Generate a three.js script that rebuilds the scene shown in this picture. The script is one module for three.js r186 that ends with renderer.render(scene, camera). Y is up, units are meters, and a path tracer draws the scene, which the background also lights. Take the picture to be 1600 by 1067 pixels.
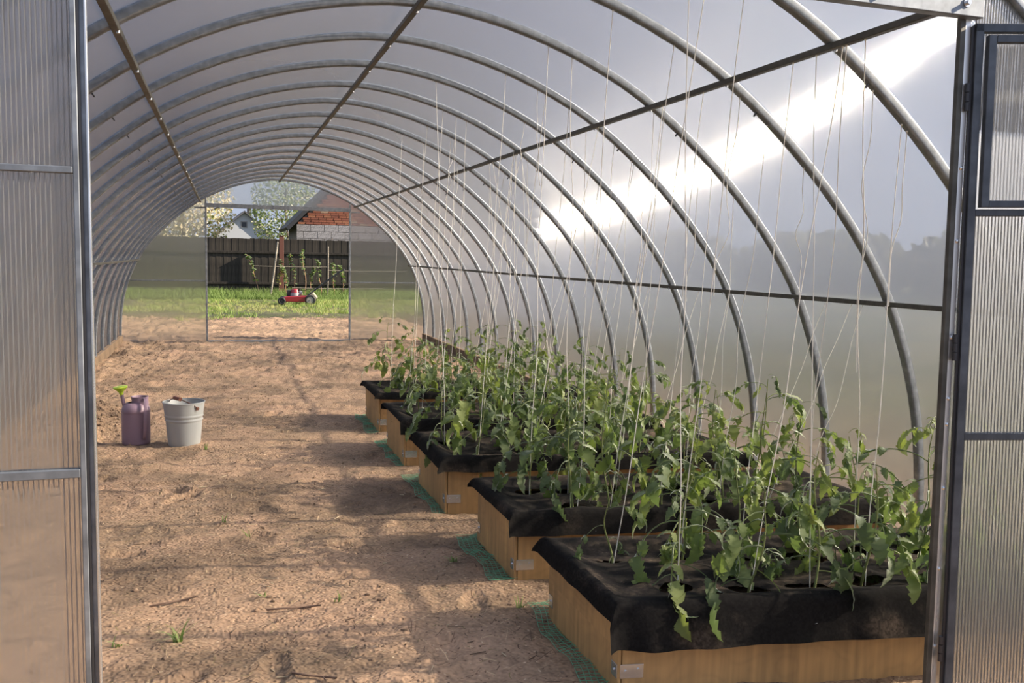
import * as THREE from 'three';
import { RoundedBoxGeometry } from 'three/addons/geometries/RoundedBoxGeometry.js';
import { mergeGeometries } from 'three/addons/utils/BufferGeometryUtils.js';

// ---------------------------------------------------------------- camera, sky, sun, exposure
const scene = new THREE.Scene();
const camera = new THREE.PerspectiveCamera(2 * Math.atan(533.5 / 1393.3) * 180 / Math.PI, 1600 / 1067, 0.05, 400);
camera.position.set(-0.7876, 1.3447, 1.8931);
camera.rotation.order = 'YXZ';
camera.rotation.set(-0.0946, -0.3123, 0.0206);
const renderer = new THREE.WebGLRenderer();
renderer.toneMapping = THREE.LinearToneMapping;
renderer.toneMappingExposure = 0.62;
renderer.shadowMap.enabled = true;
const SUN_DIR = new THREE.Vector3(1, 0.57, 0.25).normalize();
const sun = new THREE.DirectionalLight(new THREE.Color(1, 0.86, 0.68), 20);
sun.position.copy(SUN_DIR).multiplyScalar(30).add(new THREE.Vector3(0, 0, -8));
sun.target.position.set(0, 0, -8);
sun.castShadow = true;
Object.assign(sun.shadow.camera, { left: -30, right: 30, top: 30, bottom: -30, near: 1, far: 80 });
sun.shadow.mapSize.set(2048, 2048);
scene.add(sun, sun.target);
{ // hazy spring sky: paler towards the horizon, with the broad glow of haze round the sun
  const W = 256, H = 128, d = new Float32Array(W * H * 4);
  for (let j = 0; j < H; j++) {
    const up = Math.max(0, (j + 0.5) / H - 0.5) * 2, k = Math.pow(up, 0.6);
    for (let i = 0; i < W; i++) {
      const o = (j * W + i) * 4, el = ((j + 0.5) / H - 0.5) * Math.PI, az = ((i + 0.5) / W - 0.5) * 2 * Math.PI;
      const dot = Math.cos(el) * Math.cos(az) * SUN_DIR.x + Math.sin(el) * SUN_DIR.y + Math.cos(el) * Math.sin(az) * SUN_DIR.z, g = 1 + 2.2 * Math.exp(-Math.acos(Math.max(-1, Math.min(1, dot))) / 0.6);
      d[o] = g * (0.74 - 0.17 * k); d[o + 1] = g * (0.83 - 0.15 * k); d[o + 2] = g * (1.04 - 0.06 * k); d[o + 3] = 1;
    }
  }
  const t = new THREE.DataTexture(d, W, H, THREE.RGBAFormat, THREE.FloatType);
  t.mapping = THREE.EquirectangularReflectionMapping; t.magFilter = THREE.LinearFilter; t.needsUpdate = true;
  scene.background = t; scene.environment = t;
}

// ---------------------------------------------------------------- helpers
let seed = 7;
const rnd = () => { seed = (seed + 0x6d2b79f5) | 0; let t = Math.imul(seed ^ (seed >>> 15), 1 | seed); t = (t + Math.imul(t ^ (t >>> 7), 61 | t)) ^ t; return ((t ^ (t >>> 14)) >>> 0) / 4294967296; };
const rr = (a, b) => a + (b - a) * rnd();
const V = (x, y, z) => new THREE.Vector3(x, y, z);
const used = {};
const numbered = (n) => { const k = used[n] = (used[n] ?? -1) + 1; return k ? n + '_' + String(k).padStart(3, '0') : n; };
const shade = (o) => { o.castShadow = o.receiveShadow = true; return o; };
function thing(name, label, category, p = [0, 0, 0], turn = 0, group) {
  const o = new THREE.Group(); o.name = numbered(name); scene.add(o);
  o.position.set(...p); o.rotation.y = turn; o.userData = { label, category };
  if (group) o.userData.group = group;
  return o;
}
function structure(name) { const o = new THREE.Group(); o.name = name; o.userData = { kind: 'structure' }; scene.add(o); return o; }
function part(name, geo, mat, parent, label) {
  const o = shade(new THREE.Mesh(Array.isArray(geo) ? merge(geo) : geo, mat)); o.name = name; parent.add(o);
  if (label) o.userData.label = label;
  return o;
}
function merge(list) {
  return mergeGeometries(list.map((g) => { const h = g.index ? g.toNonIndexed() : g; for (const k of Object.keys(h.attributes)) if (!['position', 'normal', 'uv'].includes(k)) h.deleteAttribute(k); return h; }));
}
function boxUV(g) { // uv in metres, by the side a face looks to
  const h = g.index ? g.toNonIndexed() : g, p = h.attributes.position, n = h.attributes.normal, uv = new Float32Array(p.count * 2);
  for (let i = 0; i < p.count; i++) {
    const ax = Math.abs(n.getX(i)), ay = Math.abs(n.getY(i)), az = Math.abs(n.getZ(i));
    const [u, v] = ax >= ay && ax >= az ? [p.getZ(i), p.getY(i)] : ay >= az ? [p.getX(i), p.getZ(i)] : [p.getX(i), p.getY(i)];
    uv[2 * i] = u; uv[2 * i + 1] = v;
  }
  h.setAttribute('uv', new THREE.BufferAttribute(uv, 2));
  return h;
}
const bx = (w, h, d, x = 0, y = 0, z = 0, r = 0) => boxUV(r ? new RoundedBoxGeometry(w, h, d, 1, r) : new THREE.BoxGeometry(w, h, d)).translate(x, y, z);
const cyl = (r0, r1, h, n = 12, x = 0, y = 0, z = 0) => new THREE.CylinderGeometry(r0, r1, h, n).translate(x, y, z);
const tube = (pts, r, seg = 8, n = 5) => new THREE.TubeGeometry(pts.length > 2 ? new THREE.CatmullRomCurve3(pts) : new THREE.LineCurve3(...pts), seg, r, n);
function sweep(pts, normals, side, prof) { // a closed cross-section (along normal, along side) carried along a path
  const n = prof.length, pos = [], uv = [], idx = [];
  let s = 0;
  pts.forEach((p, i) => {
    if (i) s += p.distanceTo(pts[i - 1]);
    for (let k = 0; k <= n; k++) {
      const [a, b] = prof[k % n];
      pos.push(p.x + normals[i].x * a + side.x * b, p.y + normals[i].y * a + side.y * b, p.z + normals[i].z * a + side.z * b);
      uv.push(s, k * 0.012);
    }
  });
  const m = n + 1;
  for (let i = 0; i < pts.length - 1; i++) for (let k = 0; k < n; k++) { const a = i * m + k; idx.push(a, a + 1, a + m, a + 1, a + m + 1, a + m); }
  const g = new THREE.BufferGeometry();
  g.setAttribute('position', new THREE.Float32BufferAttribute(pos, 3)); g.setAttribute('uv', new THREE.Float32BufferAttribute(uv, 2)); g.setIndex(idx);
  g.computeVertexNormals();
  return g;
}
function copies(name, geo, mat, mats, parent, colors) {
  const o = shade(new THREE.InstancedMesh(geo, mat, mats.length)); o.name = name; mats.forEach((m, i) => o.setMatrixAt(i, m));
  if (colors) colors.forEach((c, i) => o.setColorAt(i, c));
  o.userData.kind = 'stuff'; (parent ?? scene).add(o);
  return o;
}
const TRS = (x, y, z, rx = 0, ry = 0, rz = 0, sx = 1, sy = sx, sz = sx) => new THREE.Matrix4().compose(V(x, y, z), new THREE.Quaternion().setFromEuler(new THREE.Euler(rx, ry, rz)), V(sx, sy, sz));

// tileable value noise, period in lattice cells
function noise2(sd) {
  const N = 256, tab = new Float32Array(N * N); const keep = seed; seed = sd; for (let i = 0; i < tab.length; i++) tab[i] = rnd(); seed = keep;
  const at = (x, y, p) => tab[((((y % p) + p) % p) & 255) * N + ((((x % p) + p) % p) & 255)];
  return (x, y, p = 256) => {
    const x0 = Math.floor(x), y0 = Math.floor(y), fx = x - x0, fy = y - y0, sx = fx * fx * (3 - 2 * fx), sy = fy * fy * (3 - 2 * fy);
    const a = at(x0, y0, p), b = at(x0 + 1, y0, p), c = at(x0, y0 + 1, p), d = at(x0 + 1, y0 + 1, p);
    return a + (b - a) * sx + (c - a) * sy + (a - b - c + d) * sx * sy;
  };
}
const nA = noise2(11), nB = noise2(23), nC = noise2(37);
function texture(n, f, srgb, repeat = [1, 1], m = n) {
  const d = new Uint8Array(n * m * 4);
  for (let j = 0; j < m; j++) for (let i = 0; i < n; i++) { const c = f(i / n, j / m), o = (j * n + i) * 4; for (let k = 0; k < 3; k++) d[o + k] = Math.max(0, Math.min(255, (c[k] ?? c[0]) * 255)); d[o + 3] = 255; }
  const t = new THREE.DataTexture(d, n, m); t.wrapS = t.wrapT = THREE.RepeatWrapping; t.magFilter = THREE.LinearFilter; if (srgb) t.colorSpace = THREE.SRGBColorSpace;
  t.repeat.set(...repeat); t.needsUpdate = true;
  return t;
}
const fbm = (f, x, y, p, oct = 4) => { let s = 0, a = 0.5, q = p; for (let k = 0; k < oct; k++) { s += a * f(x * q, y * q, q); a *= 0.5; q *= 2; } return s / (1 - Math.pow(0.5, oct)); };
const std = (c, o = {}) => new THREE.MeshStandardMaterial({ color: c, roughness: 0.8, side: THREE.DoubleSide, ...o });
const phys = (c, o = {}) => new THREE.MeshPhysicalMaterial({ color: c, roughness: 0.8, side: THREE.DoubleSide, ...o });
const lin = (r, g, b) => new THREE.Color().setRGB(r, g, b);

// ---------------------------------------------------------------- materials
const M = {};
{
  const galv = texture(512, (u, v) => { const a = fbm(nA, u, v, 24, 4), b = fbm(nB, u, v, 6, 3); const c = 0.66 + 0.18 * (a - 0.5) + 0.14 * (b - 0.5); return [c, c * 1.01, c * 1.02]; }, true, [2, 2]);
  const galvR = texture(256, (u, v) => { const a = fbm(nC, u, v, 16, 4); return [0, 0.4 + 0.14 * a, 0]; }, false, [3, 3]);
  M.galv = std(lin(0.64, 0.68, 0.73), { map: galv, roughnessMap: galvR, roughness: 1, metalness: 0.65 });
  M.purlin = std(lin(0.24, 0.225, 0.19), { map: galv, roughness: 0.5, metalness: 0.5 });
  M.flange = std(lin(0.9, 0.9, 0.89), { roughness: 0.42, metalness: 0.85 });
  M.galvShaded = std(lin(0.25, 0.275, 0.31), { map: galv, roughness: 0.5, metalness: 0.55 });  // galvanized steel of the right door, its shade mixed into the colour
  M.bolt = std(lin(0.7, 0.71, 0.72), { metalness: 0.9, roughness: 0.25 });
  M.darkSteel = std(lin(0.06, 0.06, 0.065), { metalness: 0.6, roughness: 0.45 });
  M.sheet = phys(lin(0.93, 0.94, 0.95), { transmission: 1, thickness: 0.006, roughness: 0.5, ior: 1.35, transparent: true, opacity: 0.3, side: THREE.FrontSide });
  M.rib = phys(lin(0.5, 0.5, 0.51), { roughness: 0.1, metalness: 1 });
  M.ribWall = phys(lin(0.42, 0.42, 0.42), { roughness: 0.4, transmission: 0.6, thickness: 0 });
  const ply = texture(1024, (u, v) => {
    const w = fbm(nA, u, v * 0.06 + 0.01, 48, 3), l = fbm(nB, u + 0.04 * fbm(nC, u, v, 4, 3), v, 5, 3), ring = 0.5 + 0.5 * Math.sin(40 * (l + 0.2 * v)), st = fbm(nC, u, v, 3, 4);
    let c = 0.86 + 0.2 * (w - 0.5) - 0.03 * ring * ring + 0.2 * (st - 0.5);
    
    return [0.80 * c, 0.64 * c, 0.42 * c];
  }, true, [1.2, 1.2]);
  M.ply = std(0xffffff, { map: ply, bumpMap: ply, bumpScale: 0.0008, roughness: 0.7 });
  const fab = texture(512, (u, v) => { const a = fbm(nA, u, v, 96, 3), b = fbm(nB, u, v, 5, 5), dust = Math.max(0, b - 0.55) * 2.2 * (0.5 + a); return [0.1 + 0.07 * (a - 0.5) + 0.27 * dust, 0.095 + 0.068 * (a - 0.5) + 0.22 * dust, 0.092 + 0.064 * (a - 0.5) + 0.17 * dust]; }, true, [1.6, 1.6]);
  const dusty = texture(512, (u, v) => { const a = fbm(nA, u, v, 64, 4), b = fbm(nB, u, v, 7, 5), f = nC(u * 200, v * 200, 200), dust = Math.max(0, Math.min(1, (b - 0.36) * 2.6)) * (0.25 + 1.1 * a) + (f > 0.93 ? 0.5 : 0); return [0.12 + 0.3 * dust, 0.113 + 0.25 * dust, 0.107 + 0.2 * dust]; }, true, [1.3, 1.3]);
  const fabB = texture(512, (u, v) => [fbm(nC, u, v, 64, 4)], false, [3, 3]);
  M.fabric = phys(0xffffff, { map: fab, bumpMap: fabB, bumpScale: 0.0004, roughness: 1, specularIntensity: 0.25 });
  M.fabricDusty = phys(0xffffff, { map: dusty, bumpMap: fabB, bumpScale: 0.0006, roughness: 1, specularIntensity: 0.25 });
  M.twine = std(lin(0.78, 0.75, 0.68), { roughness: 0.9 });
  M.meshGreen = std(lin(0.12, 0.4, 0.24), { roughness: 0.5 });
  M.stem = std(lin(0.16, 0.19, 0.06), { roughness: 0.7 });
  M.leaf = [[0.19, 0.27, 0.05], [0.15, 0.225, 0.05], [0.25, 0.32, 0.06], [0.125, 0.19, 0.055]].map((c) => phys(lin(...c), { transmission: 0.65, thickness: 0, roughness: 0.84, specularIntensity: 1 }));
  const plank = texture(512, (u, v) => { const w = fbm(nA, u, v * 0.05, 40, 4), s = fbm(nB, u, v, 4, 4); const c = 0.8 + 0.55 * (w - 0.5) + 0.4 * (s - 0.5); return [c, c * 0.97, c * 0.93]; }, true, [2, 1]);
  M.plank = [[0.07, 0.064, 0.057], [0.062, 0.057, 0.052], [0.08, 0.072, 0.064]].map((c) => std(lin(...c), { map: plank, roughness: 0.95 }));
  M.wood = std(lin(0.33, 0.24, 0.16), { map: plank, roughness: 0.9 });
}

// ---------------------------------------------------------------- ground
const sm = (a, b, x) => { const t = Math.max(0, Math.min(1, (x - a) / (b - a))); return t * t * (3 - 2 * t); };
const STEPS = Array.from({ length: 46 }, () => { const t = rr(0, 6.28); return [rr(-1.5, 0.15), 0.3 - 6.5 * rnd(), Math.cos(t), Math.sin(t)]; }); // old footprints
function groundY(x, z) {
  const a = fbm(nA, x / 40 + 0.5, z / 40 + 0.5, 60, 3) - 0.5, b = nB(x * 5 + 90, z * 5 + 90) - 0.5, c = nC(x * 17 + 60, z * 17 + 60) - 0.5, e = nA(x * 36 + 30, z * 36 + 77) - 0.5;
  const rough = 0.6 + 0.9 * sm(-1.0, -1.9, x) + 0.8 * sm(-6, -9, z);
  let y = a * 0.05 + rough * (b * 0.024 + c * 0.018 + e * 0.011);
  for (const [fx, fz, c, s] of STEPS) { const dx = x - fx, dz = z - fz; if (Math.abs(dx) > 0.2 || Math.abs(dz) > 0.2) continue; const u = (dx * c + dz * s) / 0.125, v = (-dx * s + dz * c) / 0.048, d = Math.hypot(u, v); y += d < 1 ? -0.011 * (1 - d * d * 0.4) : d < 1.5 ? 0.007 * Math.sin((d - 1) * 6.28) : 0; }
  y += 0.16 * Math.exp(-(((x + 1.82) / 0.3) ** 2 + ((z + 5.55) / 0.34) ** 2)) - 0.07 * Math.exp(-(((x + 1.62) / 0.16) ** 2 + ((z + 5.05) / 0.2) ** 2));
  return y;
}
{
  const N = 2048, cv = document.createElement('canvas'); cv.width = cv.height = N;
  const g2 = cv.getContext('2d'), img = g2.createImageData(N, N), bump = new Uint8Array(N * N * 4);
  for (let j = 0; j < N; j++) for (let i = 0; i < N; i++) {
    const u = i / N, v = j / N, o = (j * N + i) * 4, a = fbm(nA, u, v, 7, 4), b = fbm(nB, u, v, 40, 4), c = nC(u * 256, v * 256, 256);
    const dark = Math.max(0, b - 0.55) * 2.2, s = 0.98 + 0.34 * (a - 0.5) + 0.30 * (b - 0.5) + 0.2 * (c - 0.5) - 0.35 * dark;
    img.data[o] = 158 * s; img.data[o + 1] = 131 * s * (1 - 0.03 * (a - 0.5)); img.data[o + 2] = 106 * s; img.data[o + 3] = 255;
    const h = 255 * Math.max(0, Math.min(1, 0.5 * b + 0.35 * a + 0.22 * c)); bump[o] = bump[o + 1] = bump[o + 2] = h; bump[o + 3] = 255;
  }
  g2.putImageData(img, 0, 0);
  for (let k = 0; k < 2300; k++) { // bits of straw, root and bark pressed into the soil
    const x = rr(0, N), y = rr(0, N), l = rr(6, 60) * (rnd() < 0.15 ? 2 : 1), t = rr(0, 6.28), q = rnd();
    g2.strokeStyle = q < 0.6 ? `rgba(70,50,36,${rr(0.4, 0.9)})` : q < 0.9 ? `rgba(216,190,150,${rr(0.3, 0.8)})` : 'rgba(110,104,60,0.7)';
    g2.lineWidth = rr(1.2, 3.6); g2.beginPath(); g2.moveTo(x, y); g2.quadraticCurveTo(x + l * Math.cos(t) * 0.5 + rr(-8, 8), y + l * Math.sin(t) * 0.5 + rr(-8, 8), x + l * Math.cos(t), y + l * Math.sin(t)); g2.stroke();
  }
  for (let k = 0; k < 4800; k++) { const q = rnd(); g2.fillStyle = q < 0.75 ? `rgba(74,52,38,${rr(0.3, 0.8)})` : `rgba(226,206,176,${rr(0.3, 0.7)})`; g2.beginPath(); g2.ellipse(rr(0, N), rr(0, N), rr(1, 7), rr(1, 4), rr(0, 3), 0, 7); g2.fill(); }
  const map = new THREE.CanvasTexture(cv); map.colorSpace = THREE.SRGBColorSpace; map.wrapS = map.wrapT = THREE.RepeatWrapping; map.repeat.set(1 / 2.3, 1 / 2.3);
  const bmap = new THREE.DataTexture(bump, N, N); bmap.wrapS = bmap.wrapT = THREE.RepeatWrapping; bmap.magFilter = THREE.LinearFilter; bmap.repeat.set(1 / 2.3, 1 / 2.3); bmap.needsUpdate = true;
  M.soil = std(0xffffff, { map, bumpMap: bmap, bumpScale: 0.02, roughness: 1, vertexColors: true });
  M.bedSoil = std(lin(0.5, 0.45, 0.42), { map, bumpMap: bmap, bumpScale: 0.012, roughness: 1 });
}
function grid(xs, zs, yf, cf) {
  const pos = [], uv = [], col = [], idx = [], w = xs.length;
  zs.forEach((z) => xs.forEach((x) => { pos.push(x, yf(x, z), z); uv.push(x, z); if (cf) col.push(...cf(x, z)); }));
  for (let j = 0; j < zs.length - 1; j++) for (let i = 0; i < w - 1; i++) { const a = j * w + i; idx.push(a, a + 1, a + w, a + 1, a + w + 1, a + w); }
  const g = new THREE.BufferGeometry();
  g.setAttribute('position', new THREE.Float32BufferAttribute(pos, 3)); g.setAttribute('uv', new THREE.Float32BufferAttribute(uv, 2));
  if (cf) g.setAttribute('color', new THREE.Float32BufferAttribute(col, 3));
  g.setIndex(idx); g.computeVertexNormals();
  return g;
}
const span = (a, b, n) => Array.from({ length: n + 1 }, (_, i) => a + (b - a) * i / n);
{
  const xs = span(-2.75, 2.75, 250), zs = []; let z = 2.6, d = 0.022; while (z > -17) { zs.push(z); z -= d; if (z < -3) d = Math.min(0.09, d * 1.012); } zs.push(-17);
  const g = grid(xs, zs.reverse(), groundY, (x, z) => {
    const a = fbm(nB, x / 40 + 0.2, z / 40 + 0.7, 50, 3), moist = Math.max(0, fbm(nC, x / 40 + 0.6, z / 40 + 0.1, 110, 4) - 0.5) * 3.4, s = 0.95 + 0.4 * (a - 0.5) - Math.min(0.34, moist);
    return [s, s * 0.985, s * 0.96];
  });
  const o = shade(new THREE.Mesh(g, M.soil)); o.name = 'floor'; o.userData.kind = 'structure'; scene.add(o);
}
{ // the garden round the greenhouse
  const lawnT = texture(1024, (u, v) => { const a = fbm(nA, u, v, 64, 4), b = fbm(nB, u, v, 6, 4); const s = 0.75 + 0.8 * (a - 0.5) + 0.3 * (b - 0.5); return [s, s, s]; }, true, [0.5, 0.5]);
  M.lawn = std(0xffffff, { map: lawnT, roughness: 1, vertexColors: true });
  const xs = [...span(-60, -3, 57), ...span(-2.8, 4, 34), ...span(5, 60, 55)], zs = [...span(-120, -28, 46), ...span(-27.6, -14, 68), ...span(-13, 14, 54)];
  const g = grid(xs, zs, (x, z) => {
    const inside = sm(3.1, 2.6, Math.abs(x)) * sm(-17.6, -16.9, z) * sm(3.4, 2.9, z);
    return -0.05 - 0.18 * inside + 0.1 * (nA(x * 0.5 + 70, z * 0.5 + 140) - 0.5) * sm(2.8, 5, Math.hypot(x, Math.max(0, -15 - z))) + (z < -16.5 ? 0.045 : 0);
  }, (x, z) => {
    const p = fbm(nB, x / 60 + 0.3, z / 60 + 0.4, 60, 3), dry = sm(0.46, 0.6, fbm(nC, x / 60, z / 60 + 0.3, 40, 3)) * 0.8, soil = Math.max(sm(-18.2, -16.6, z + 1.2 * (p - 0.5)) * sm(4.0, 2.9, Math.abs(x) + 1.2 * (p - 0.5)), sm(5, 3.5, Math.abs(x) + 2 * (p - 0.5)) * sm(-14, -13, z));
    const gr = [0.088 + 0.1 * dry, 0.112 + 0.07 * dry, 0.028 + 0.05 * dry], so = [0.215, 0.148, 0.096];
    return gr.map((c, i) => (c + (so[i] - c) * soil) * (0.8 + 0.7 * (p - 0.3)));
  });
  const o = shade(new THREE.Mesh(g, M.lawn)); o.name = 'lawn'; o.userData.kind = 'structure'; scene.add(o);
}

// ---------------------------------------------------------------- greenhouse shell
const HALF = [[0, 2.405], [0.3, 2.375], [0.6, 2.3], [0.9, 2.18], [1.14, 2.045], [1.42, 1.83], [1.66, 1.6], [1.85, 1.37], [1.98, 1.16], [2.09, 0.9], [2.16, 0.65], [2.195, 0.4], [2.205, 0.2], [2.205, -0.06]];
const curve = new THREE.CatmullRomCurve3([...HALF.slice(1).reverse().map(([x, y]) => V(-x, y, 0)), ...HALF.map(([x, y]) => V(x, y, 0))], false, 'centripetal');
const SEG = 72, AP = curve.getSpacedPoints(SEG), AN = AP.map((p, i) => { const t = AP[Math.min(SEG, i + 1)].clone().sub(AP[Math.max(0, i - 1)]); return V(-t.y, t.x, 0).normalize(); });
const off = (d) => AP.map((p, i) => p.clone().addScaledVector(AN[i], d));
const archY = (x) => { x = Math.abs(x); for (let i = SEG / 2; i < SEG; i++) if (AP[i + 1].x >= x) { const a = AP[i], b = AP[i + 1]; return a.y + (b.y - a.y) * (x - a.x) / (b.x - a.x + 1e-9); } return 0.3; };
const BAY = 2 / 3, LEN = 12, NB = 18;
const rounded = (a, b, r) => { const out = []; for (const [sx, sy, t0] of [[1, 1, 0], [-1, 1, 1], [-1, -1, 2], [1, -1, 3]]) for (const q of [0, 0.5, 1]) { const t = (t0 + q) * Math.PI / 2; out.push([sx * (a - r) + r * Math.cos(t), sy * (b - r) + r * Math.sin(t)]); } return out; };
{
  const roof = structure('ceiling');
  // one sheet per bay between arches, two skins six millimetres apart
  const skin = (d, a, b) => { const P = off(d), pos = [], uv = [], idx = []; P.forEach((p, i) => { pos.push(p.x, p.y, a, p.x, p.y, b); uv.push(i * 0.08, a, i * 0.08, b); if (i < SEG) { const k = 2 * i; idx.push(k, k + 2, k + 1, k + 1, k + 2, k + 3); } }); const g = new THREE.BufferGeometry(); g.setAttribute('position', new THREE.Float32BufferAttribute(pos, 3)); g.setAttribute('uv', new THREE.Float32BufferAttribute(uv, 2)); g.setIndex(idx); g.computeVertexNormals(); return g; };
  const flip = (g) => { const a = g.index.array; for (let k = 0; k < a.length; k += 3) [a[k], a[k + 1]] = [a[k + 1], a[k]]; g.computeVertexNormals(); return g; };
  const sheetG = mergeGeometries([skin(0.0405, -BAY, 0), flip(skin(0.0465, -BAY, 0))]);
  for (let k = 0; k < NB; k++) part('polycarbonate_sheet', sheetG, M.sheet, roof).position.z = -k * BAY;
  const ring = [0, 1, 2, 3, 4].map((k) => [0.0016 * Math.cos(k * 1.2566), 0.0011 * Math.sin(k * 1.2566)]);
  const P = off(0.0435), keep = P.map((_, i) => i);
  const ribG = sweep(keep.map((i) => P[i]), keep.map((i) => AN[i]), V(0, 0, 1), ring);
  copies('sheet_ribs', ribG, M.rib, Array.from({ length: 1262 }, (_, i) => TRS(0, 0, -0.004 - i * 0.0095)), roof);
}
const ORD = ['entrance', 'first', 'second', 'third', 'fourth', 'fifth', 'sixth', 'seventh', 'eighth', 'ninth', 'tenth', 'eleventh', 'twelfth', 'thirteenth', 'fourteenth', 'fifteenth', 'sixteenth', 'seventeenth', 'eighteenth'];
{
  const g = sweep(off(0.02), AN, V(0, 0, 1), rounded(0.019, 0.018, 0.009));
  const clamp = [1.16, -1.16].map((x) => bx(0.05, 0.012, 0.012, x, archY(x) - 0.004, 0.02));
  for (let k = 0; k <= NB; k++) {
    const o = thing('roof_arch', k === 0 ? 'galvanized steel arch framing the open entrance wall' : k === NB ? 'galvanized steel arch framing the far end wall' : `curved galvanized steel arch, ${ORD[k]} one inward from the entrance wall`, 'arch', [0, 0, -k * BAY], 0, 'steel arches of the tunnel');
    part('hoop', g, M.galv, o);
    if (k && k < NB) for (const s of [-1, 1]) { const c = part('clip', bx(0.007, 0.018, 0.009, 0, 0, 0, 0.002), M.darkSteel, o); c.position.set(s * 1.27, archY(1.27) - 0.012, 0.004); c.rotation.z = -s * 0.6; }
  }
  const purl = (x, y, label, bolts) => {
    const o = thing('purlin', label, 'purlin', [x, y, 0], 0, 'lengthwise steel purlins under the arches');
    part('bar', bx(0.026, 0.022, LEN, 0, 0, -LEN / 2, 0.003), M.purlin, o);
    for (let k = 1; k < NB; k++) { const b = part('bolt', boltG, M.bolt, o); b.position.set(bolts, -0.012, -k * BAY + 0.03); }
  };
  const boltG = cyl(0.006, 0.006, 0.012, 8);
  purl(0, 2.39, 'straight steel purlin running along the ridge of the roof', 0.004);
  purl(1.115, 2.052, 'steel purlin along the sunny upper right slope above the beds', 0.004);
  purl(-1.115, 2.052, 'steel purlin with glinting bolts along the upper left slope', 0.008);
  purl(1.962, 1.172, 'steel purlin along the lower right wall behind the tomato plants', -0.01);
  purl(-1.952, 1.195, 'steel purlin along the shaded lower left wall', 0.01);
  for (const s of [-1, 1]) { const o = thing('base_rail', s < 0 ? 'pale timber base rail on the soil along the left wall' : 'timber base rail behind the raised beds along the right wall', 'rail'); part('board', bx(0.05, 0.12, LEN, s * 2.215, 0.045, -LEN / 2, 0.006), M.wood, o); }
}
const shapeUnder = (x0, x1, y0, d = 0.012) => { // the piece of an end wall between two uprights, up to the arch
  const s = new THREE.Shape(), n = 26; s.moveTo(x0, y0); s.lineTo(x1, y0);
  for (let i = 0; i <= n; i++) { const x = x1 + (x0 - x1) * i / n; if (Math.abs(x) > 2.2) { s.lineTo(x, 0.3); continue; } s.lineTo(x, Math.max(y0, archY(x) + d)); }
  return new THREE.ExtrudeGeometry(s, { depth: 0.006, bevelEnabled: false });
};
function wallRibs(list, parent, pitch) { // list of [x0, x1, y0 or fn, y1 or fn]
  const m = []; for (const [x0, x1, lo, hi] of list) for (let x = x0; x < x1; x += pitch) { const h = typeof hi === 'function' ? hi(x) : hi; if (h > lo + 0.02) m.push(TRS(x, (lo + h) / 2, 0.003, 0, 0, 0, 1, h - lo, 1)); }
  return copies('sheet_ribs', new THREE.BoxGeometry(0.0012, 1, 0.005), M.ribWall, m, parent);
}
const PX = 1.032, HD = 1.975;
function endWall(name, z, pitch, seams) {
  const w = structure(name); w.position.z = z;
  for (const s of [-1, 1]) {
    const a = s < 0 ? -2.2 : PX + 0.03, b = s < 0 ? -PX - 0.03 : 2.2;
    part('polycarbonate_sheet', shapeUnder(a, b, 0.03), M.sheet, w);
    const bar = (y) => { const x1 = y > 1.5 ? 1.2 : 2.1; part('cross_bar', bx(x1 - PX, 0.02, 0.02, s * (PX + x1) / 2, y, 0.0, 0.002), M.galv, w); };
    seams.forEach(bar);
  }
  part('polycarbonate_sheet', shapeUnder(-PX, PX, HD + 0.02), M.sheet, w);
  part('header', bx(2 * PX + 0.06, 0.06, 0.03, 0, HD + 0.03, 0.012, 0.003), M.galv, w);
  part('sill', bx(2 * PX, 0.035, 0.04, 0, 0.0, 0, 0.004), M.galv, w);
  const low = z ? 0.03 : 1.7; wallRibs([[-2.19, -PX - 0.03, low, (x) => archY(x)], [PX + 0.03, 2.19, low, (x) => archY(x)], [-PX, PX, HD + 0.06, (x) => archY(x)]], w, pitch);
  return w;
}
{
  const far = endWall('wall_back', -LEN, 0.012, [0.9, 1.97]);
  for (const s of [-1, 1]) part('post', bx(0.028, archY(1.05) + 0.02, 0.03, s * (PX + 0.014), archY(1.05) / 2, 0, 0.003), M.galv, far);
  part('bracket', bx(0.17, 0.045, 0.008, 0.0, HD + 0.028, 0.03, 0.002), M.galv, far);
  const front = endWall('wall_front', 0, 0.0088, []);
  // left jamb: post with a bright folded edge; right jamb: post, pale flange and its bolts
  part('post', bx(0.014, 2.06, 0.03, -PX - 0.007, 1.03, 0.0, 0.002), M.galv, front);
  part('edge_strip', bx(0.005, 2.0, 0.008, -PX + 0.001, 1.0, 0.02, 0.002), M.bolt, front);
  const jamb = new THREE.Group(); jamb.name = 'post'; front.add(jamb); jamb.position.set(1.048, 0, 0); jamb.rotation.z = 0.0165;
  part('upright', bx(0.017, 2.06, 0.014, 0.0085, 1.03, -0.007, 0.002), M.purlin, jamb);  // shade on this face put in by the darker purlin colour
  part('flange', bx(0.018, 2.06, 0.004, 0.0255, 1.03, -0.003, 0.001), M.flange, jamb);
  for (const y of [0.3, 0.52, 0.745, 0.92, 0.99, 1.155, 1.41, 1.6]) { const b = part('bolt', new THREE.SphereGeometry(0.0058, 10, 6), M.bolt, jamb); b.scale.z = 0.7; b.position.set(0.025, y, 0.0); }
  for (const x of [0.755, 1.004, 0.5, -0.5, -1.0]) { const w = part('washer', cyl(0.011, 0.011, 0.002, 14), M.bolt, front); w.rotation.x = Math.PI / 2; w.position.set(x, HD + 0.032, 0.0285); const b = part('bolt', cyl(0.0065, 0.0065, 0.009, 6), M.bolt, front); b.rotation.x = Math.PI / 2; b.position.set(x, HD + 0.032, 0.033); }
}
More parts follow.
